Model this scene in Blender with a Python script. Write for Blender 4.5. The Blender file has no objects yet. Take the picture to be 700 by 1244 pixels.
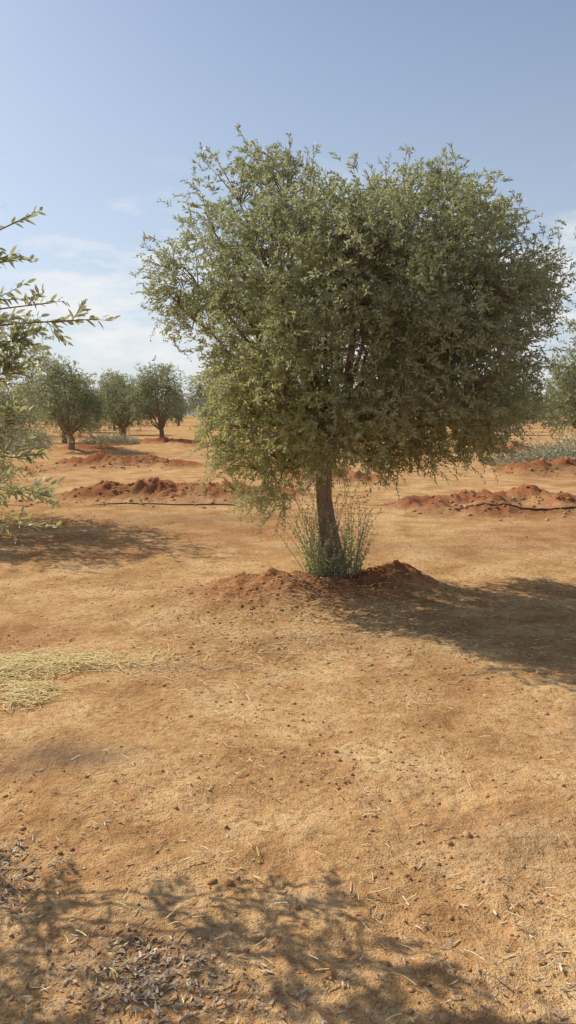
import bpy, math, numpy as np
from mathutils import Vector
SC = bpy.context.scene
SUN_EL = math.radians(40); TH = math.radians(36); SHD = np.array([math.cos(TH), -math.sin(TH)])

# ------------------------------------------------------------ noise
TB = np.random.default_rng(1).random((256, 256))
def vn2(x, y, s=0):
    x = x + s*17.31; y = y + s*9.77
    xi = np.floor(x).astype(int); yi = np.floor(y).astype(int)
    fx = x-xi; fy = y-yi
    fx = fx*fx*(3-2*fx); fy = fy*fy*(3-2*fy)
    a = TB[xi & 255, yi & 255]; b = TB[(xi+1) & 255, yi & 255]
    c = TB[xi & 255, (yi+1) & 255]; d = TB[(xi+1) & 255, (yi+1) & 255]
    return (a*(1-fx)+b*fx)*(1-fy)+(c*(1-fx)+d*fx)*fy
def fbm(x, y, f, o=3, s=0):
    r = 0; a = 1; t = 0
    for i in range(o):
        ang = 0.6*i+0.3
        xr = x*math.cos(ang)-y*math.sin(ang); yr = x*math.sin(ang)+y*math.cos(ang)
        r = r+a*vn2(xr*f, yr*f, s+i); t += a; a *= .5; f *= 2.1
    return r/t-0.5

# ------------------------------------------------------------ ground shape
# cx, cy, sx, sy, h, red, lump
MOUNDS = [
 (0.25, 7.05, 0.85, 0.42, 0.13, .80, .6), (1.05, 7.30, 0.36, 0.30, 0.17, 1., .5), (-.35, 7.0, .5, .45, .06, .75, .9), (.75, 7.1, .35, .3, .06, .95, .8),
 (-3.6, 15.0, .75, .7, .22, 1, .7), (-2.3, 15.2, .8, .7, .27, 1, .7), (-1.2, 15.0, .6, .6, .22, 1, .7), (-0.3, 15.6, .6, .5, .15, 1, .8),
 (2.3, 13.4, .5, .6, .17, 1, .7), (3.3, 13.5, .5, .55, .26, 1, .7), (4.15, 14.0, .5, .6, .30, 1, .7), (4.9, 13.2, .5, .5, .2, 1, .8), (3.6, 12.6, .9, .3, .1, .9, .8),
 (1.2, 19, 1.2, .8, .25, .9, .8), (0.2, 23, 1.3, .8, .25, .9, .8),
 (-6.3, 25, 1.0, .9, .26, 1, .8), (-4.7, 25.3, 1.0, .9, .26, 1, .8), (-3.3, 24.6, .6, .8, .12, 1, .8),
 (6.4, 21.5, .8, .7, .3, 1, .8), (7.9, 21.8, .9, .7, .33, 1, .8), (9.3, 21.5, .9, .7, .3, 1, .8),
 (-9.0, 36, 1.6, 1, .28, 1, .8), (-7, 45, 2, 1.2, .3, 1, .8), (9, 33, 2, 1.2, .3, 1, .8), (3, 31, 1.8, 1, .3, 1, .8), (-14, 52, 2.2, 1.2, .3, 1, .8),
 (-3.5, 40, 1.8, 1.0, .3, 1, .8),
]
def ground(x, y):
    x = np.asarray(x, float); y = np.asarray(y, float)
    dist = np.sqrt(x*x+y*y)
    near = np.clip(1.2-dist/14, 0, 1)
    h = 0.10*fbm(x, y, .12, 2, 3)*np.clip(dist/6-.3, 0, 1) + 0.07*fbm(x, y, 1.1, 3, 5)
    pat = np.clip(fbm(x, y, .9, 2, 70)*3+.55, .2, 1)
    h = h+near*pat*(0.032*fbm(x, y, 7, 3, 8)+0.040*np.clip(fbm(x, y, 20, 2, 12)-.08, 0, 1))
    red = .55*np.clip(fbm(x, y, .5, 3, 22)*2.6, 0, 1)
    wx = x+.25*fbm(x, y, 1.7, 2, 30); wy = y+.25*fbm(x, y, 1.7, 2, 40)
    l1 = 1.6*fbm(x, y, 3.2, 3, 50); l2 = .8*fbm(x, y, 11, 2, 60)
    for cx, cy, sx, sy, hh, rd, lp in MOUNDS:
        g = np.exp(-(((wx-cx)/sx)**2+((wy-cy)/sy)**2)*0.8)
        h = h+hh*g*(1+lp*(l1+l2))
        red = np.maximum(red, rd*np.clip(g*1.7-.12, 0, 1))
    return h, red
def gz(x, y):
    return float(ground(np.array([x]), np.array([y]))[0][0])

# ------------------------------------------------------------ node helpers
def newmat(name):
    m = bpy.data.materials.new(name); m.use_nodes = True
    nt = m.node_tree; nt.nodes.clear()
    return m, nt
class N:
    def __init__(s, nt): s.nt = nt
    def n(s, t, **k):
        nd = s.nt.nodes.new(t)
        for a, b in k.items(): setattr(nd, a, b)
        return nd
    def l(s, a, b): s.nt.links.new(a, b)
    def noise(s, vec, scale, detail=4, rough=.55):
        nd = s.n('ShaderNodeTexNoise'); nd.inputs['Scale'].default_value = scale
        nd.inputs['Detail'].default_value = detail; nd.inputs['Roughness'].default_value = rough
        s.l(vec, nd.inputs['Vector']); return nd.outputs['Fac']
    def ramp(s, fac, stops):
        nd = s.n('ShaderNodeValToRGB'); cr = nd.color_ramp
        while len(cr.elements) < len(stops): cr.elements.new(.5)
        for e, (p, c) in zip(cr.elements, stops):
            e.position = p; e.color = (c[0], c[1], c[2], 1) if not isinstance(c, (int, float)) else (c, c, c, 1)
        s.l(fac, nd.inputs[0]); return nd.outputs['Color']
    def mix(s, fac, a, b, mode='MIX'):
        nd = s.n('ShaderNodeMix', data_type='RGBA', blend_type=mode)
        for sock, v in ((nd.inputs[0], fac), (nd.inputs[6], a), (nd.inputs[7], b)):
            if isinstance(v, (int, float)): sock.default_value = v
            elif isinstance(v, tuple): sock.default_value = (*v, 1)
            else: s.l(v, sock)
        return nd.outputs[2]
    def math(s, op, a, b=0.0):
        nd = s.n('ShaderNodeMath', operation=op)
        for i, v in enumerate([a, b]):
            if isinstance(v, (int, float)): nd.inputs[i].default_value = v
            else: s.l(v, nd.inputs[i])
        return nd.outputs[0]

# ---- soil
def soil_mat():
    m, nt = newmat('sandy_soil'); q = N(nt)
    tc = q.n('ShaderNodeTexCoord').outputs['Object']
    mid = q.noise(tc, 1.6, 6, .70); fine = q.noise(tc, 24, 4, .72); vf = q.noise(tc, 130, 2, .7)
    c = q.ramp(mid, [(.34, (.36, .190, .080)), (.47, (.53, .308, .135)), (.61, (.68, .445, .220))])
    c = q.mix(q.ramp(fine, [(.35, .75), (.5, 0.)]), c, (.32, .155, .064))
    c = q.mix(q.ramp(fine, [(.58, 0.), (.75, .5)]), c, (.76, .55, .32))
    c = q.mix(q.ramp(vf, [(.32, .75), (.45, 0.)]), c, (.21, .108, .048))
    c = q.mix(q.ramp(vf, [(.60, 0.), (.72, .55)]), c, (.78, .61, .40))
    ra = q.n('ShaderNodeAttribute', attribute_name='red').outputs['Fac']
    cl = q.n('ShaderNodeClamp'); q.l(q.math('MULTIPLY', ra, q.math('ADD', q.math('MULTIPLY', fine, 1.3), .35)), cl.inputs[0])
    redc = q.ramp(fine, [(.3, (.19, .064, .028)), (.5, (.33, .130, .058)), (.72, (.45, .21, .105))])
    c = q.mix(cl.outputs[0], c, redc)
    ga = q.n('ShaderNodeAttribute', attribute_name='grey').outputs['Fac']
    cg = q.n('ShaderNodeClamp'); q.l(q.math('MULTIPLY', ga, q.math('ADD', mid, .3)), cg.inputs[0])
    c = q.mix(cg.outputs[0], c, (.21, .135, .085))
    b = q.n('ShaderNodeBsdfDiffuse')
    q.l(c, b.inputs['Color'])
    bp = q.n('ShaderNodeBump'); bp.inputs['Strength'].default_value = .85; bp.inputs['Distance'].default_value = .025
    q.l(q.math('ADD', fine, q.math('MULTIPLY', vf, .35)), bp.inputs['Height']); q.l(bp.outputs[0], b.inputs['Normal'])
    o = q.n('ShaderNodeOutputMaterial'); q.l(b.outputs[0], o.inputs[0])
    return m
def clod_mat():
    m, nt = newmat('soil_clod'); q = N(nt)
    tc = q.n('ShaderNodeTexCoord').outputs['Object']
    c = q.ramp(q.noise(tc, 3, 5), [(.3, (.28, .135, .06)), (.5, (.42, .225, .10)), (.7, (.64, .45, .26))])
    b = q.n('ShaderNodeBsdfDiffuse'); q.l(c, b.inputs['Color'])
    o = q.n('ShaderNodeOutputMaterial'); q.l(b.outputs[0], o.inputs[0]); return m
def leaf_mat(name, dark, light, young, under, trans=.3):
    m, nt = newmat(name); q = N(nt)
    t = q.n('ShaderNodeAttribute', attribute_name='tint').outputs['Fac']
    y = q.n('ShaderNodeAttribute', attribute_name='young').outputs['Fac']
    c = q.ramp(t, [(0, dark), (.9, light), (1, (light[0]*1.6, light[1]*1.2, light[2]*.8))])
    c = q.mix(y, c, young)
    g = q.n('ShaderNodeNewGeometry').outputs['Backfacing']
    c = q.mix(q.math('MULTIPLY', g, .75), c, under)
    b = q.n('ShaderNodeBsdfPrincipled'); b.inputs['Roughness'].default_value = .48
    b.inputs['Specular IOR Level'].default_value = .4; q.l(c, b.inputs['Base Color'])
    tr = q.n('ShaderNodeBsdfTranslucent'); q.l(q.mix(.5, c, (.50, .52, .18)), tr.inputs[0])
    mx = q.n('ShaderNodeMixShader'); mx.inputs[0].default_value = trans
    q.l(b.outputs[0], mx.inputs[1]); q.l(tr.outputs[0], mx.inputs[2])
    o = q.n('ShaderNodeOutputMaterial'); q.l(mx.outputs[0], o.inputs[0]); return m
def bark_mat():
    m, nt = newmat('olive_bark'); q = N(nt)
    tc = q.n('ShaderNodeTexCoord').outputs['Object']
    mp = q.n('ShaderNodeMapping'); mp.inputs['Scale'].default_value = (1, 1, .25); q.l(tc, mp.inputs[0])
    n1 = q.noise(mp.outputs[0], 38, 5, .7); n2 = q.noise(tc, 6, 3)
    c = q.ramp(n1, [(.3, (.10, .062, .04)), (.5, (.26, .17, .11)), (.72, (.40, .29, .20))])
    c = q.mix(q.ramp(n2, [(.4, 0.), (.7, .5)]), c, (.32, .25, .185))
    b = q.n('ShaderNodeBsdfPrincipled'); b.inputs['Roughness'].default_value = .9; q.l(c, b.inputs['Base Color'])
    bp = q.n('ShaderNodeBump'); bp.inputs['Strength'].default_value = .9; bp.inputs['Distance'].default_value = .02
    q.l(n1, bp.inputs['Height']); q.l(bp.outputs[0], b.inputs['Normal'])
    o = q.n('ShaderNodeOutputMaterial'); q.l(b.outputs[0], o.inputs[0]); return m
def tint_mat(name, c0, c1, rough=.8):
    m, nt = newmat(name); q = N(nt)
    t = q.n('ShaderNodeAttribute', attribute_name='tint').outputs['Fac']
    b = q.n('ShaderNodeBsdfPrincipled'); b.inputs['Roughness'].default_value = rough
    q.l(q.ramp(t, [(0, c0), (1, c1)]), b.inputs['Base Color'])
    o = q.n('ShaderNodeOutputMaterial'); q.l(b.outputs[0], o.inputs[0]); return m
SOIL = soil_mat(); CLOD = clod_mat(); BARK = bark_mat()
TWIG = tint_mat('green_twig', (.21, .20, .12), (.29, .27, .17))
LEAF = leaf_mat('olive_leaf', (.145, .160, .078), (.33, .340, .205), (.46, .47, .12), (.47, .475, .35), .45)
LEAFD = leaf_mat('olive_leaf_hazy', (.14, .16, .085), (.22, .24, .145), (.25, .26, .12), (.29, .31, .22), .35)  # background-tree leaves, distance haze painted into the colours
LITTER = tint_mat('dry_leaf', (.20, .13, .08), (.66, .52, .35))
STRAW = tint_mat('dry_straw', (.66, .49, .18), (.90, .76, .42))
HOSE = tint_mat('hose_plastic', (.05, .035, .03), (.10, .065, .045), .5)

# ------------------------------------------------------------ mesh builder
class MB:
    def __init__(s): s.v = []; s.f = []; s.n = 0
    def add(s, V, F, mat=0, tint=0.5, young=0.):
        V = np.asarray(V, float).reshape(-1, 3); F = np.asarray(F, int)
        t = np.broadcast_to(np.asarray(tint, float), (len(V),)) ; y = np.broadcast_to(np.asarray(young, float), (len(V),))
        s.v.append((V, t, y)); s.f.append((F+s.n, mat)); s.n += len(V)
    def build(s, name, mats, smooth_mats=()):
        V = np.concatenate([a[0] for a in s.v]); T = np.concatenate([a[1] for a in s.v]); Y = np.concatenate([a[2] for a in s.v])
        me = bpy.data.meshes.new(name)
        me.vertices.add(len(V)); me.vertices.foreach_set('co', V.astype(np.float32).ravel())
        loops = np.concatenate([f.ravel() for f, _ in s.f])
        cnt = np.concatenate([np.full(len(f), f.shape[1]) for f, _ in s.f])
        mi = np.concatenate([np.full(len(f), m) for f, m in s.f])
        st = np.concatenate([[0], np.cumsum(cnt)[:-1]])
        me.loops.add(len(loops)); me.loops.foreach_set('vertex_index', loops.astype(np.int32))
        me.polygons.add(len(cnt)); me.polygons.foreach_set('loop_start', st.astype(np.int32))
        me.polygons.foreach_set('loop_total', cnt.astype(np.int32))
        me.polygons.foreach_set('material_index', mi.astype(np.int32))
        me.polygons.foreach_set('use_smooth', np.isin(mi, list(smooth_mats)))
        for nm, arr in (('tint', T), ('young', Y)):
            a = me.attributes.new(nm, 'FLOAT', 'POINT'); a.data.foreach_set('value', arr.astype(np.float32))
        for m in mats: me.materials.append(m)
        me.update(calc_edges=True)
        return me
def obj(name, me, loc=(0, 0, 0), rz=0, sc=1, parent=None):
    o = bpy.data.objects.new(name, me); SC.collection.objects.link(o)
    o.location = loc; o.rotation_euler = (0, 0, rz); o.scale = (sc,)*3 if isinstance(sc, (int, float)) else sc
    if parent: o.parent = parent
    return o
def nrm(a): return a/np.maximum(np.linalg.norm(a, axis=-1, keepdims=True), 1e-9)
def tubes(mb, P, R, sides, mat):
    P = np.asarray(P, float); R = np.asarray(R, float)
    if P.ndim == 2: P = P[None]; R = R[None]
    T, n, _ = P.shape
    tan = nrm(np.gradient(P, axis=1))
    ov = nrm(P[:, -1]-P[:, 0])
    ref = np.where(np.abs(ov[:, 2:3]) > .8, np.array([[1., 0, 0]]), np.array([[0, 0, 1.]]))[:, None, :]
    a = nrm(np.cross(tan, np.broadcast_to(ref, tan.shape))); b = np.cross(tan, a)
    ang = np.arange(sides)*2*np.pi/sides
    Rr = R[:, :, None]*np.ones(sides)
    V = P[:, :, None, :]+Rr[..., None]*(a[:, :, None, :]*np.cos(ang)[None, None, :, None]+b[:, :, None, :]*np.sin(ang)[None, None, :, None])
    idx = np.arange(T*n*sides).reshape(T, n, sides)
    F = np.stack([idx[:, :-1], np.roll(idx[:, :-1], -1, 2), np.roll(idx[:, 1:], -1, 2), idx[:, 1:]], -1).reshape(-1, 4)
    mb.add(V.reshape(-1, 3), F, mat)
def leaves(mb, B, D, S, L, W, mat, tint, young, hexa=False):
    D = nrm(D); S = nrm(S-D*np.sum(S*D, -1, keepdims=True)); U = np.cross(S, D)
    L = L[:, None]; W = W[:, None]
    if hexa:
        pts = [B, B+D*L*.3-S*W*.48+U*W*.18, B+D*L*.68-S*W*.42+U*W*.05, B+D*L-U*L*.07, B+D*L*.68+S*W*.42+U*W*.05, B+D*L*.3+S*W*.48+U*W*.18]
    else:
        pts = [B, B+D*L*.45-S*W*.5+U*W*.1, B+D*L, B+D*L*.45+S*W*.5+U*W*.1]
    V = np.stack(pts, 1); k = len(pts); M = len(B)
    mb.add(V.reshape(-1, 3), np.arange(M*k).reshape(M, k), mat, np.repeat(tint, k), np.repeat(young, k))
def foliage(mb, r, P0, DIR, LEN, K, ll, lw, tint, young, droop=.3, hexa=False, stem=True, stem_r=.0022, wide=.25, flm=.75):
    T = len(P0); side = nrm(np.cross(DIR, r.normal(size=(T, 3))))
    dz = np.array([0, 0, -1.])
    def curve(s):
        return P0[:, None]+DIR[:, None]*LEN[:, None, None]*s+(side[:, None]*.18+dz*droop)*LEN[:, None, None]*s**2
    if stem:
        tubes(mb, curve(np.linspace(0, 1, 4)[None, :, None]), np.broadcast_to(np.linspace(1, .4, 4)*stem_r, (T, 4)), 3, 2)
    sl = np.linspace(.06, 1, K)[None, :, None]
    B = curve(sl); tg = nrm(DIR[:, None]+2*(side[:, None]*.18+dz*droop)*sl)
    sd = np.broadcast_to(side[:, None], tg.shape); up = np.cross(tg, sd)
    ang = (np.arange(K)//2*(math.pi/2)+np.arange(K) % 2*math.pi)[None, :]+r.normal(0, .5, (T, K))
    rad = sd*np.cos(ang)[..., None]+up*np.sin(ang)[..., None]
    fl = np.clip(r.normal(flm, wide, (T, K)), .2, 2.4)[..., None]
    D = nrm(tg*.75+rad*fl+r.normal(0, .12, (T, K, 3)))
    S = nrm(np.cross(D, rad)+r.normal(0, .4, (T, K, 3)))
    U = np.cross(S, D); S = np.where(U[..., 2:3] < 0, -S, S)
    M = T*K
    L = ll*r.uniform(.6, 1.2, M); L *= np.tile(np.linspace(1.05, .75, K), T); W = lw*r.uniform(.75, 1.2, M)
    tn = np.clip(np.repeat(tint, K)+r.normal(0, .18, M), 0, .93); tn[r.random(M) < .006] = 1
    leaves(mb, B.reshape(-1, 3), D.reshape(-1, 3), S.reshape(-1, 3), L, W, 1, tn, np.clip(np.repeat(young, K), 0, 1), hexa)
def bez(a, b, c, n):
    t = np.linspace(0, 1, n)[:, None]; return (1-t)**2*a+2*t*(1-t)*b+t*t*c

def crown(mb, r, lobes, trunk, n_clump, tw, K, ll, lw, tl, youngf=None, hexa=False, stem=True, spread=.11, shoots=0, limb_r=.045, inner=.72, gap=0):
    lobes = np.array(lobes, float); C = lobes[:, :3]; R = lobes[:, 3]
    cen = np.average(C, axis=0, weights=R**2); cen[2] -= .35
    w = R**2.2; w /= w.sum(); m = n_clump*7
    i = r.choice(len(R), m, p=w); d = nrm(r.normal(size=(m, 3)))
    p = C[i]+d*(R[i]*(.3+.7*r.random(m)**.5))[:, None]
    dep = np.max(1-np.linalg.norm(C[None]-p[:, None], axis=2)/R, axis=1)
    ok = ~((dep > .38) & (r.random(m) < inner))
    if gap:
        g = vn2(p[:, 0]*2.6+p[:, 1]*1.1, p[:, 2]*2.6+p[:, 1]*.8, 77)
        ok &= ~((g < gap) & (r.random(m) < .8))
    pts = p[ok][:n_clump]
    top = trunk[-1]; lp = []
    for i in range(len(R)):
        c = C[i]; mid = top*.55+c*.45+np.array([0, 0, -.12])+r.normal(0, .1, 3)
        q = bez(top-np.array([0, 0, .04]), mid, c, 9); q[1:-1] += r.normal(0, .02, (7, 3))
        tubes(mb, q, np.linspace(limb_r*(.7+.5*R[i]), .008, 9), 7, 0); lp.append(q[2:])
    lp = np.concatenate(lp); A = []
    for p in pts:
        j = np.argmin(np.linalg.norm(lp-p, axis=1)+.3*np.abs(lp[:, 2]-p[2]+.2))
        A.append(bez(lp[j], (lp[j]+p)/2+r.normal(0, .05, 3)+np.array([0, 0, .05]), p, 5))
    tubes(mb, np.array(A), np.broadcast_to(np.linspace(.007, .0025, 5), (len(A), 5)), 3, 0)
    out = nrm(pts-cen)
    ct = r.normal(.5, .20, len(pts))
    P0 = np.repeat(pts, tw, 0)+r.normal(0, spread, (len(pts)*tw, 3))
    DIR = nrm(np.repeat(out, tw, 0)*.5+r.normal(0, .6, (len(P0), 3))+np.array([0, 0, .22]))
    LEN = tl*r.uniform(.55, 1.35, len(P0))
    yg = youngf(P0) if youngf else np.zeros(len(P0))
    foliage(mb, r, P0, DIR, LEN, K, ll, lw, np.repeat(ct, tw), yg, hexa=hexa, stem=stem)
    if shoots:
        dep = np.max(1-np.linalg.norm(pts[:, None]-C[None], axis=2)/R, axis=1)
        o = np.argsort(dep)[:shoots*3]; o = r.choice(o, shoots)
        P = pts[o]; D = nrm(out[o]*.9+r.normal(0, .3, (shoots, 3))+np.array([0, 0, .3]))
        foliage(mb, r, P, D, r.uniform(.18, .38, shoots), int(K*1.5), ll*.95, lw*.9, np.full(shoots, .6), np.full(shoots, .15), droop=.15, hexa=hexa, stem_r=.003)

def trunk_tube(mb, r, path, rad, sides=16):
    path = np.array(path, float); n = len(path)
    t = np.linspace(0, n-1, 24); P = np.stack([np.interp(t, np.arange(n), path[:, k]) for k in range(3)], 1)
    Rr = np.interp(t, np.arange(n), rad)
    for _ in range(2): P[1:-1] = (P[:-2]+2*P[1:-1]+P[2:])/4
    ang = np.arange(sides)*2*np.pi/sides
    V = []
    ph = r.random(4)*6
    for k in range(len(P)):
        fl = 1+.12*np.sin(ang*3+ph[0]+k*.12)+.08*np.sin(ang*5+ph[1]-k*.2)+.07*(r.random(sides)-.5)+.12*(r.random()-.5)
        V.append(np.stack([P[k, 0]+Rr[k]*fl*np.cos(ang), P[k, 1]+Rr[k]*fl*np.sin(ang), np.full(sides, P[k, 2])], 1))
    V = np.concatenate(V); idx = np.arange(len(V)).reshape(len(P), sides)
    F = np.stack([idx[:-1], np.roll(idx[:-1], -1, 1), np.roll(idx[1:], -1, 1), idx[1:]], -1).reshape(-1, 4)
    mb.add(V, F, 0)
    return P

# ------------------------------------------------------------ GROUND
def axis(segs):
    out = [segs[0][0]]
    for a, b, s0, s1 in segs:
        x = a
        while x < b:
            f = (x-a)/(b-a); x += s0*(s1/s0)**f; out.append(min(x, b))
    return np.unique(np.round(out, 5))
xs_p = axis([(0, 2.2, .020, .026), (2.2, 7, .03, .09), (7, 30, .12, 1.5), (30, 1500, 2, 250)])
xs = np.unique(np.concatenate([-xs_p, xs_p]))
ys = axis([(-1500, -20, 250, 4), (-20, 1.2, 3, .08), (1.2, 4, .018, .03), (4, 9, .03, .055), (9, 28, .07, .2), (28, 70, .3, 1.4), (70, 2000, 2, 250)])
X, Y = np.meshgrid(xs, ys); H, RED = ground(X, Y)
GREY = np.zeros_like(H)
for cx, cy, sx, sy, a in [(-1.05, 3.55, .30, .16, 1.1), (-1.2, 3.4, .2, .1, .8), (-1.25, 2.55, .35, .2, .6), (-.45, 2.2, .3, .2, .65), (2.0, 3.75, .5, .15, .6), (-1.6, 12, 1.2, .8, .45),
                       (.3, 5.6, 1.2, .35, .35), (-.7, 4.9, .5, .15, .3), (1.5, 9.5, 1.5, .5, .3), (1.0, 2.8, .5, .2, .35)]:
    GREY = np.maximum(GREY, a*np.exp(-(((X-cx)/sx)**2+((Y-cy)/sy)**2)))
ny, nx = X.shape
idx = np.arange(nx*ny).reshape(ny, nx)
F = np.stack([idx[:-1, :-1], idx[:-1, 1:], idx[1:, 1:], idx[1:, :-1]], -1).reshape(-1, 4)
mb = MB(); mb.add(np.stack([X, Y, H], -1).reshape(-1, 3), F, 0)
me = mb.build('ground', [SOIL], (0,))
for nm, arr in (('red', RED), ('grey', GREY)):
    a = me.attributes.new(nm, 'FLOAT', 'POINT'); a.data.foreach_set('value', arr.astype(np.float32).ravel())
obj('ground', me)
print('ground verts', nx*ny)

# ------------------------------------------------------------ MAIN TREE
TX, TY = .37, 7.2; TZ = gz(TX, TY)
L0 = [(-.42, 0, 3.44, .48), (-.02, .1, 3.50, .34), (-.66, .1, 3.22, .36), (1.05, 0, 3.30, .50), (1.55, .1, 3.26, .46), (1.95, 0, 2.60, .42), (2.14, .1, 2.72, .27), (1.9, .1, 3.0, .35), (-.80, 0, 2.74, .42), (-.60, .2, 2.95, .38), (-.97, 0, 2.58, .24),
      (.36, .1, 3.02, .56), (1.78, 0, 1.90, .48), (.95, 0, 1.72, .50), (.25, 0, 1.70, .50), (-.30, -.1, 1.45, .42), (-.24, -.15, 1.10, .34), (-.36, 0, 2.15, .46), (-.58, 0, 2.4, .32), (-.42, -.1, 1.70, .34), (-.1, -.3, 1.22, .3),
      (.66, 0, 2.45, .75), (1.3, 0, 2.6, .66), (1.95, .2, 2.2, .4), (1.50, 0, 1.42, .3), (1.05, .1, 1.38, .3), (.62, -.1, 1.36, .3), (.2, 0, 1.28, .3), (1.9, 0, 1.6, .3),
      (.55, -1.0, 2.65, .62), (1.25, -.95, 2.15, .58), (-.05, -.85, 2.2, .50), (.75, -.95, 1.75, .42), (.2, -.7, 1.50, .36), (1.2, -.7, 2.9, .5), (-.1, -.7, 2.85, .5), (1.6, -.7, 2.55, .45), (1.5, -.7, 1.8, .4), (.55, -.7, 3.12, .40),
      (.2, 1.1, 2.7, .65), (1.4, 1.1, 2.5, .65), (.9, 1.1, 1.8, .5), (.8, 1.0, 3.05, .5), (-.3, .9, 2.3, .5), (.2, .9, 1.6, .4), (1.5, .8, 1.6, .4)]
L0 = [(x-TX, y, z-TZ, r) for x, y, z, r in L0]
r = np.random.default_rng(11); mb = MB()
tp = trunk_tube(mb, r, [(.04, 0, -.15), (.03, 0, .05), (.00, 0, .35), (-.05, .0, .7), (-.04, 0, 1.05), (.05, 0, 1.3)], [.15, .11, .084, .074, .070, .07])
trunk_tube(mb, r, [(.10, .03, -.1), (.11, .02, .1), (.05, 0, .4), (-.02, 0, .72)], [.085, .06, .045, .025], 10)
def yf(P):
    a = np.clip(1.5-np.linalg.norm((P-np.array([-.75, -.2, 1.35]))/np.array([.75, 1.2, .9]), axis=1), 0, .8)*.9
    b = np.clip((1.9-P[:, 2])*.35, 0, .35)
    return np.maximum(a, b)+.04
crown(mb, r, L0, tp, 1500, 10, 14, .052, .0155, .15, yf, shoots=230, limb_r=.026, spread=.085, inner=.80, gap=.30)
ns = 120; a = r.random(ns)*6.28; rr = r.uniform(.08, .27, ns)
P0 = np.stack([np.cos(a)*rr+.04, np.sin(a)*rr, np.full(ns, -.03)], 1)
D = nrm(np.stack([np.cos(a)*.22, np.sin(a)*.22, np.ones(ns)], 1)+r.normal(0, .13, (ns, 3)))
foliage(mb, r, P0, D, .25+.70*r.random(ns)**1.6, 26, .040, .0155, r.normal(.7, .15, ns), r.normal(.7, .15, ns), droop=.05, stem_r=.0035, hexa=True, wide=.45, flm=1.4)
obj('olive_tree', mb.build('olive_tree', [BARK, LEAF, TWIG], (0,)), (TX, TY, TZ))

# ------------------------------------------------------------ generic olive trees
def gen_tree(seed, h=4.2, rad=1.9, n_cl=500, tw=8, K=12, ll=.06, lw=.016, tl=.22, low=.9, stem=True, leafm=None, nl=16, spread=.11):
    r = np.random.default_rng(seed); mb = MB()
    tp = trunk_tube(mb, r, [(0, 0, -.2), (.02, 0, .1), (.05, 0, .5), (r.normal(0, .08), 0, low+.1)], [.2, .15, .12, .11], 10)
    lb = []
    zc = (h+low)/2; zh = (h-low)/2
    for i in range(nl):
        d = nrm(r.normal(size=3)); d *= r.uniform(.45, .78); rr = r.uniform(.25, .40)*rad
        lb.append((d[0]*rad, d[1]*rad, zc+d[2]*(zh), rr))
    lb.append((0, 0, zc, rad*.5))
    crown(mb, r, lb, tp, n_cl, tw, K, ll, lw, tl, lambda P: np.full(len(P), .08), stem=stem, spread=spread, limb_r=.05)
    return mb.build('olive_tree_mesh_%d' % seed, [BARK, leafm or LEAF, TWIG], (0,))
x, y = -5.35, 11.4
obj('olive_tree', gen_tree(21, 3.5, 2.1, 520, 8, 13, .06, .018, .2, .2, nl=20), (x, y, gz(x, y)))

# close tree, left of the camera
r = np.random.default_rng(5); mb = MB()
tp = trunk_tube(mb, r, [(0, 0, -.2), (0, 0, .1), (.05, 0, .5), (.02, 0, .9)], [.18, .14, .11, .1], 12)
NX, NY = -2.55, 2.75
LB = [(0, -.1, 2.2, .65), (.2, -.1, 1.9, .5), (.4, -.4, 2.3, .5), (-.5, .1, 2.4, .6), (-.3, -.6, 2.2, .6), (.2, -.2, 2.7, .42), (.5, .1, 1.75, .3), (.45, .2, 1.45, .28), (.45, .3, 1.2, .28), (.45, -.9, 2.0, .4), (.5, -.6, 2.6, .35), (.7, -.8, 2.3, .35)]
crown(mb, r, LB, tp, 170, 7, 13, .062, .014, .24, lambda P: np.full(len(P), .1), hexa=True, limb_r=.035)
def reach(a, b, sag, nt, seed, yg=.06):
    rr = np.random.default_rng(seed); a = np.array(a, float)-[NX, NY, 0]; b = np.array(b, float)-[NX, NY, 0]
    q = bez(a, (a+b)/2+np.array([0, 0, sag]), b, 14)
    tubes(mb, q, np.linspace(.008, .002, 14), 6, 0)
    k = rr.integers(5, 13, nt); P = q[k]; d = nrm(b-a)
    D = nrm(d*.7+rr.normal(0, .5, (nt, 3))+np.array([0, 0, .3])); D[0] = d; P[0] = q[-2]
    foliage(mb, rr, P, D, rr.uniform(.09, .17, nt), 11, .052, .0150, rr.normal(.65, .2, nt), np.full(nt, yg), droop=.12, hexa=True)
gz0 = gz(NX, NY)
reach((-2.0, 3.1, 1.80), (-.72, 3.05, 1.94), .05, 7, 1)
reach((-2.0, 3.1, 1.85), (-.90, 3.05, 2.00), .02, 9, 12)
reach((-2.0, 3.1, 1.95), (-.96, 3.05, 2.32), -.05, 6, 2)
reach((-2.0, 3.1, 1.95), (-1.03, 3.05, 2.18), -.05, 8, 13)
reach((-2.1, 3.2, 1.9), (-1.06, 3.1, 2.02), .05, 28, 3)
reach((-2.1, 3.2, 1.75), (-1.00, 3.15, 1.87), .05, 38, 4)
reach((-2.1, 3.2, 1.6), (-1.03, 3.1, 1.74), .06, 40, 6)
reach((-2.1, 3.3, 1.4), (-1.06, 3.2, 1.58), .10, 34, 7, .1)
reach((-2.1, 3.3, 1.3), (-1.03, 3.2, 1.40), .12, 28, 8, .2)
reach((-2.1, 3.3, 1.2), (-1.00, 3.3, 1.24), .12, 20, 9, .35)
reach((-2.1, 3.3, 1.1), (-1.06, 3.3, 1.10), .12, 14, 10, .4)
obj('olive_tree', mb.build('olive_tree_close', [BARK, LEAF, TWIG], (0,)), (NX, NY, gz0))

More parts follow.
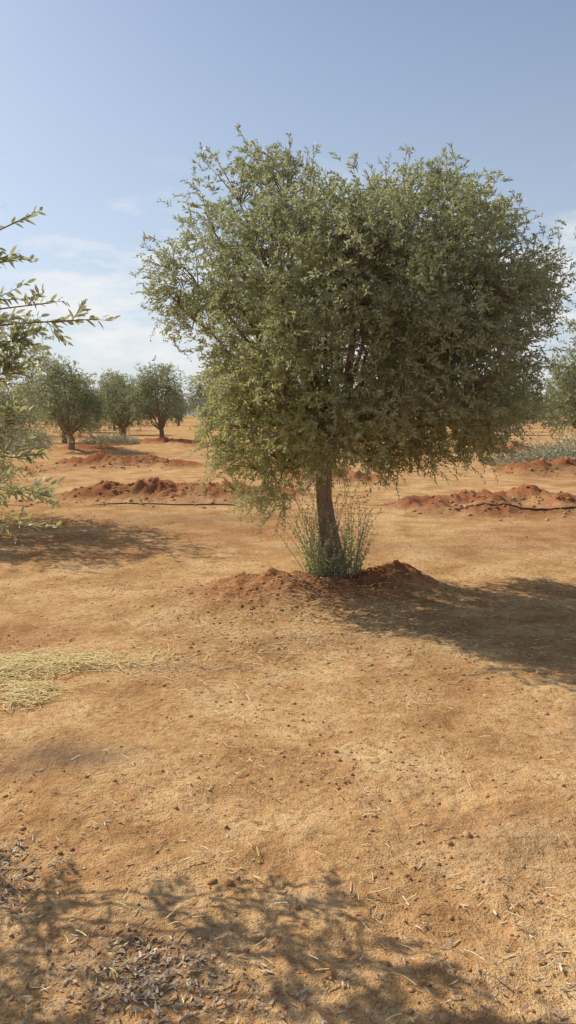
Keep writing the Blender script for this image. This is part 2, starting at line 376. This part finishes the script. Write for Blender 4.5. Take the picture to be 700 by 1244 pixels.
# ------------------------------------------------------------ orchard behind
VAR = [gen_tree(100+i, 4.3, 2.0+.15*i, 350, 6, 9, .12, .040, .28, .6, stem=False, leafm=LEAFD, nl=15+i, spread=.16) for i in range(3)]
rr = np.random.default_rng(3)
near = [(-9.6, 35, 0, 1.0), (-7.5, 47, 1, 1.08), (-13.0, 46, 2, 1.0), (10.7, 28, 1, 1.15), (-17.5, 41, 1, 1.0), (14.5, 39, 0, 1.1), (10.2, 40, 0, 1), (-10.4, 50, 2, 1.05)]
for x, y, v, s in near:
    obj('olive_tree', VAR[v], (x, y, gz(x, y)), rr.random()*6.28, s)
for x, y, v in [(8.5, 12.5, 0), (-13, 22, 1), (13.5, 19, 2)]:
    obj('olive_tree', VAR[v], (x, y, gz(x, y)), rr.random()*6.28, 1.)
em = bpy.data.objects.new('distant_olive_orchard', None); SC.collection.objects.link(em)
k = 0
for row in range(11):
    yy = 64+row*11.0
    half = yy*.60
    xx = -half+rr.random()*4
    while xx < half:
        x = xx+rr.normal(0, 1.2); y = yy+rr.normal(0, 2)
        if rr.random() > .20:
            s = rr.uniform(.8, 1.25)*(1+row*.02)
            obj('orchard_tree_%03d' % k, VAR[rr.integers(3)], (x, y, 0), rr.random()*6.28, (s, s, s*rr.uniform(.85, 1.15)), em); k += 1
        xx += 6.5+rr.random()*3
print('orchard', k)

def shrub(seed, w, h, n, pale=.8):
    r = np.random.default_rng(seed); mb = MB()
    a = r.random(n)*6.28; q = np.sqrt(r.random(n))*w
    P = np.stack([np.cos(a)*q, np.sin(a)*q, r.random(n)*h*.45*(1-q/w)], 1)
    D = nrm(np.stack([np.cos(a)*.5, np.sin(a)*.5, np.ones(n)*.6], 1)+r.normal(0, .45, (n, 3)))
    foliage(mb, r, P, D, h*r.uniform(.3, .8, n), 18, .08, .024, r.normal(pale, .1, n), np.full(n, .0), droop=.3, stem_r=.006)
    return mb.build('shrub_mesh', [BARK, DRYL, TWIG], (0,))
DRYL = leaf_mat('dry_olive_leaf', (.24, .22, .14), (.44, .42, .30), (.4, .4, .2), (.48, .46, .36), .2)
SH = [shrub(1, 1.2, 1.1, 420), shrub(2, 1.0, .8, 300)]
for x, y, v, s in [(8.3, 23.8, 0, 1.1), (7.2, 24.6, 1, .9), (9.4, 24, 0, 1.6), (-9.6, 43, 1, 1.3), (-13, 38, 0, 1.2), (-17, 50, 0, 1.4)]:
    obj('shrub', SH[v], (x, y, gz(x, y)), rr.random()*6, s)

# ------------------------------------------------------------ hose
mb = MB(); hx = np.linspace(-14, 16, 300)
hy = 13.5-.12*hx+.25*np.sin(hx*.55+1)+.10*np.sin(hx*1.7)+.05*np.sin(hx*4.1)-.55*np.exp(-((hx-3.6)/1.4)**2)
hz = ground(hx, hy)[0]+.008-.025*np.clip(np.sin(hx*1.1)+.35*np.sin(hx*2.9)-.1, 0, 1)
hm = (hx > -.9) & (hx < 1.3); hz[hm] -= .03
tubes(mb, np.stack([hx, hy, hz], 1), np.full(300, .014), 8, 0)
obj('irrigation_hose', mb.build('irrigation_hose', [HOSE], (0,)))

# ------------------------------------------------------------ litter
def scatter_leaves(name, spots, base_n, ll, lw, mat, flat=.25, lift=.003):
    r = np.random.default_rng(31); XY = []
    u = r.random(base_n); yy = 1.6+(u**1.3)*10; xx = r.uniform(-.5, .5, base_n)*(yy*.95+1)
    keep = fbm(xx, yy, 1.0, 3, 90) > r.uniform(-.05, .3, base_n); XY.append(np.stack([xx, yy], 1)[keep])
    for cx, cy, sx, sy, n in spots:
        XY.append(np.stack([r.normal(cx, sx, n), r.normal(cy, sy, n)], 1))
    XY = np.concatenate(XY); M = len(XY)
    z = ground(XY[:, 0], XY[:, 1])[0]+lift+r.random(M)*.010
    a = r.random(M)*6.28
    D = np.stack([np.cos(a), np.sin(a), r.normal(0, flat, M)], 1); S = np.stack([-np.sin(a), np.cos(a), r.normal(0, flat*1.6, M)], 1)
    mb = MB(); leaves(mb, np.column_stack([XY, z]), D, S, ll*r.uniform(.4, 1.2, M), lw*r.uniform(.5, 1.2, M), 0, r.random(M), np.zeros(M), True)
    obj(name, mb.build(name, [mat]))
scatter_leaves('leaf_litter', [(-.42, 2.12, .14, .08, 420), (-.30, 1.98, .18, .06, 280), (-1.05, 2.6, .12, .09, 260), (-1.0, 2.45, .10, .05, 150), (-1.15, 2.75, .1, .06, 120), (2.0, 3.75, .25, .06, 260), (.3, 6.6, .6, .3, 800), (-.9, 7.3, .6, .4, 500), (.5, 5.2, .9, .3, 500), (.2, 5.8, .8, .3, 500),
              (-1.6, 12, .9, .5, 300), (1.9, 3.0, .3, .15, 140), (.8, 2.1, .3, .08, 60), (-.6, 4.9, .6, .15, 220), (.6, 4.4, .3, .1, 120)], 12000, .032, .0080, LITTER)
def straw(name, spots):
    r = np.random.default_rng(41); mb = MB()
    for cx, cy, sx, sy, n, L in spots:
        x = r.normal(cx, sx, n); y = r.normal(cy, sy, n); z = ground(x, y)[0]+.003+r.random(n)**2*.05
        a = r.normal(.35, .9, n); l = L*r.uniform(.4, 1.3, n)
        D = np.stack([np.cos(a), np.sin(a), r.normal(0, .10, n)], 1)
        s = np.linspace(-.5, .5, 4)[None, :, None]
        P = np.stack([x, y, z], 1)[:, None]+D[:, None]*l[:, None, None]*s
        P[..., 1] += (r.normal(0, .12, n)*l)[:, None]*(s[..., 0]**2)*3
        P[..., 2] = np.maximum(P[..., 2], ground(P[..., 0], P[..., 1])[0]+.003)
        tubes(mb, P, np.full((n, 4), .0019), 3, 0)
        V, t, yv = mb.v[-1]; mb.v[-1] = (V, np.repeat(r.random(n), 12), yv)
    obj(name, mb.build(name, [STRAW], (0,)))
straw('dry_straw', [(-1.62, 5.05, .20, .08, 600, .16), (-1.35, 4.98, .10, .07, 260, .16), (-1.78, 4.80, .14, .10, 500, .17), (-1.5, 4.38, .08, .09, 260, .16), (-1.85, 4.5, .1, .1, 150, .15), (-1.15, 5.0, .12, .08, 90, .16), (-.5, 5.0, .5, .3, 90, .12),
                    (.4, 4.0, 1.2, 1.2, 400, .05), (.3, 5.6, 1.2, .6, 500, .06), (.2, 2.4, .9, .4, 150, .05), (.35, 6.5, .6, .3, 300, .09)])
# ------------------------------------------------------------ clods
import bmesh
bm = bmesh.new(); bmesh.ops.create_icosphere(bm, subdivisions=1, radius=1)
iv = np.array([v.co[:] for v in bm.verts]); fi = np.array([[v.index for v in f.verts] for f in bm.faces]); bm.free()
r = np.random.default_rng(51); mb = MB()
n = 15000; yy = 1.6+(r.random(n)**1.3)*13; xx = r.uniform(-.5, .5, n)*(yy*.95+1); sz = .003+.010*r.random(n)**3+.012*(r.random(n) > .988)
kp = fbm(xx, yy, 1.3, 3, 120) > r.uniform(-.3, .2, n); xx = xx[kp]; yy = yy[kp]; sz = sz[kp]
for cx, cy, sx, sy, k, s in [(.3, 6.55, .7, .25, 300, .018), (1.2, 7.0, .5, .25, 160, .02), (3.6, 13.2, 1.0, .7, 300, .04), (-2.3, 14.6, 1.4, .6, 300, .04), (-5.3, 24.6, 1.4, .8, 160, .06), (7.8, 21.2, 1.5, .7, 160, .06),
                          (1.35, 4.1, .04, .03, 3, .03), (.1, 3.9, .8, .3, 60, .012), (-.5, 5.2, .4, .2, 80, .014), (-3.6, 14.8, .6, .5, 120, .045), (1.0, 5.2, .8, .3, 110, .014), (-.3, 5.7, .5, .2, 110, .016), (-.2, 7.0, .6, .3, 200, .018)]:
    xx = np.append(xx, r.normal(cx, sx, k)); yy = np.append(yy, r.normal(cy, sy, k)); sz = np.append(sz, s*(.25+r.random(k)**2))
zz = ground(xx, yy)[0]; M = len(xx); nv = len(iv)
v = iv[None]*(1+.5*(r.random((M, nv, 1))-.5))*np.stack([np.ones(M), r.uniform(.6, 1, M), r.uniform(.4, .75, M)], 1)[:, None]*sz[:, None, None]
a = r.random(M)*6.28; ca = np.cos(a)[:, None]; sa = np.sin(a)[:, None]
V = np.stack([v[..., 0]*ca-v[..., 1]*sa, v[..., 0]*sa+v[..., 1]*ca, v[..., 2]], -1)+np.stack([xx, yy, zz+sz*.1], 1)[:, None]
F = (fi[None]+(np.arange(M)*nv)[:, None, None]).reshape(-1, 3)
mb.add(V.reshape(-1, 3), F, 0); obj('soil_clods', mb.build('soil_clods', [CLOD], (0,)))

# ------------------------------------------------------------ sun, sky
d = Vector((SHD[0]*math.cos(SUN_EL), SHD[1]*math.cos(SUN_EL), -math.sin(SUN_EL)))
sl = bpy.data.lights.new('sun', 'SUN'); sl.energy = 5.0; sl.angle = math.radians(.5); sl.color = (1, .93, .80)
so = bpy.data.objects.new('sun', sl); SC.collection.objects.link(so); so.rotation_euler = d.to_track_quat('-Z', 'Y').to_euler()
w = bpy.data.worlds.new('World'); SC.world = w; w.use_nodes = True; nt = w.node_tree; nt.nodes.clear(); q = N(nt)
sk = q.n('ShaderNodeTexSky', sky_type='NISHITA'); sk.sun_disc = False; sk.sun_elevation = SUN_EL
sk.sun_rotation = math.radians(-54); sk.dust_density = 1.6; sk.air_density = 1.0; sk.ozone_density = 2.0; sk.altitude = 300
tc = q.n('ShaderNodeTexCoord').outputs['Generated']
sx = q.n('ShaderNodeSeparateXYZ'); q.l(tc, sx.inputs[0])
haze = q.ramp(sx.outputs['Z'], [(0, .75), (.15, .42), (.45, .14), (1, .10)])
col = q.mix(haze, sk.outputs[0], (5.8, 6.3, 6.9))
mp = q.n('ShaderNodeMapping'); mp.inputs['Scale'].default_value = (1, 1, 3.0); mp.inputs['Location'].default_value = (.35, .1, .0); q.l(tc, mp.inputs[0])
cn = q.noise(mp.outputs[0], 5.5, 6, .6)
mask = q.ramp(sx.outputs['Z'], [(0, .9), (.18, .9), (.30, 0.)])
cf = q.math('MULTIPLY', q.ramp(cn, [(.46, 0.), (.60, .95)]), mask)
col = q.mix(cf, col, (7.6, 7.6, 7.6))
bg = q.n('ShaderNodeBackground'); bg.inputs[1].default_value = .12; q.l(col, bg.inputs[0])
wo = q.n('ShaderNodeOutputWorld'); q.l(bg.outputs[0], wo.inputs[0])

SC.view_settings.view_transform = 'Standard'; SC.view_settings.look = 'None'; SC.view_settings.exposure = 0
cam = bpy.data.cameras.new('camera'); co = bpy.data.objects.new('camera', cam); SC.collection.objects.link(co)
co.location = (0, 0, 1.6); co.rotation_euler = (math.radians(83), 0, 0)
cam.sensor_fit = 'VERTICAL'; cam.angle = math.radians(66); cam.clip_start = .05; cam.clip_end = 5000
SC.camera = co
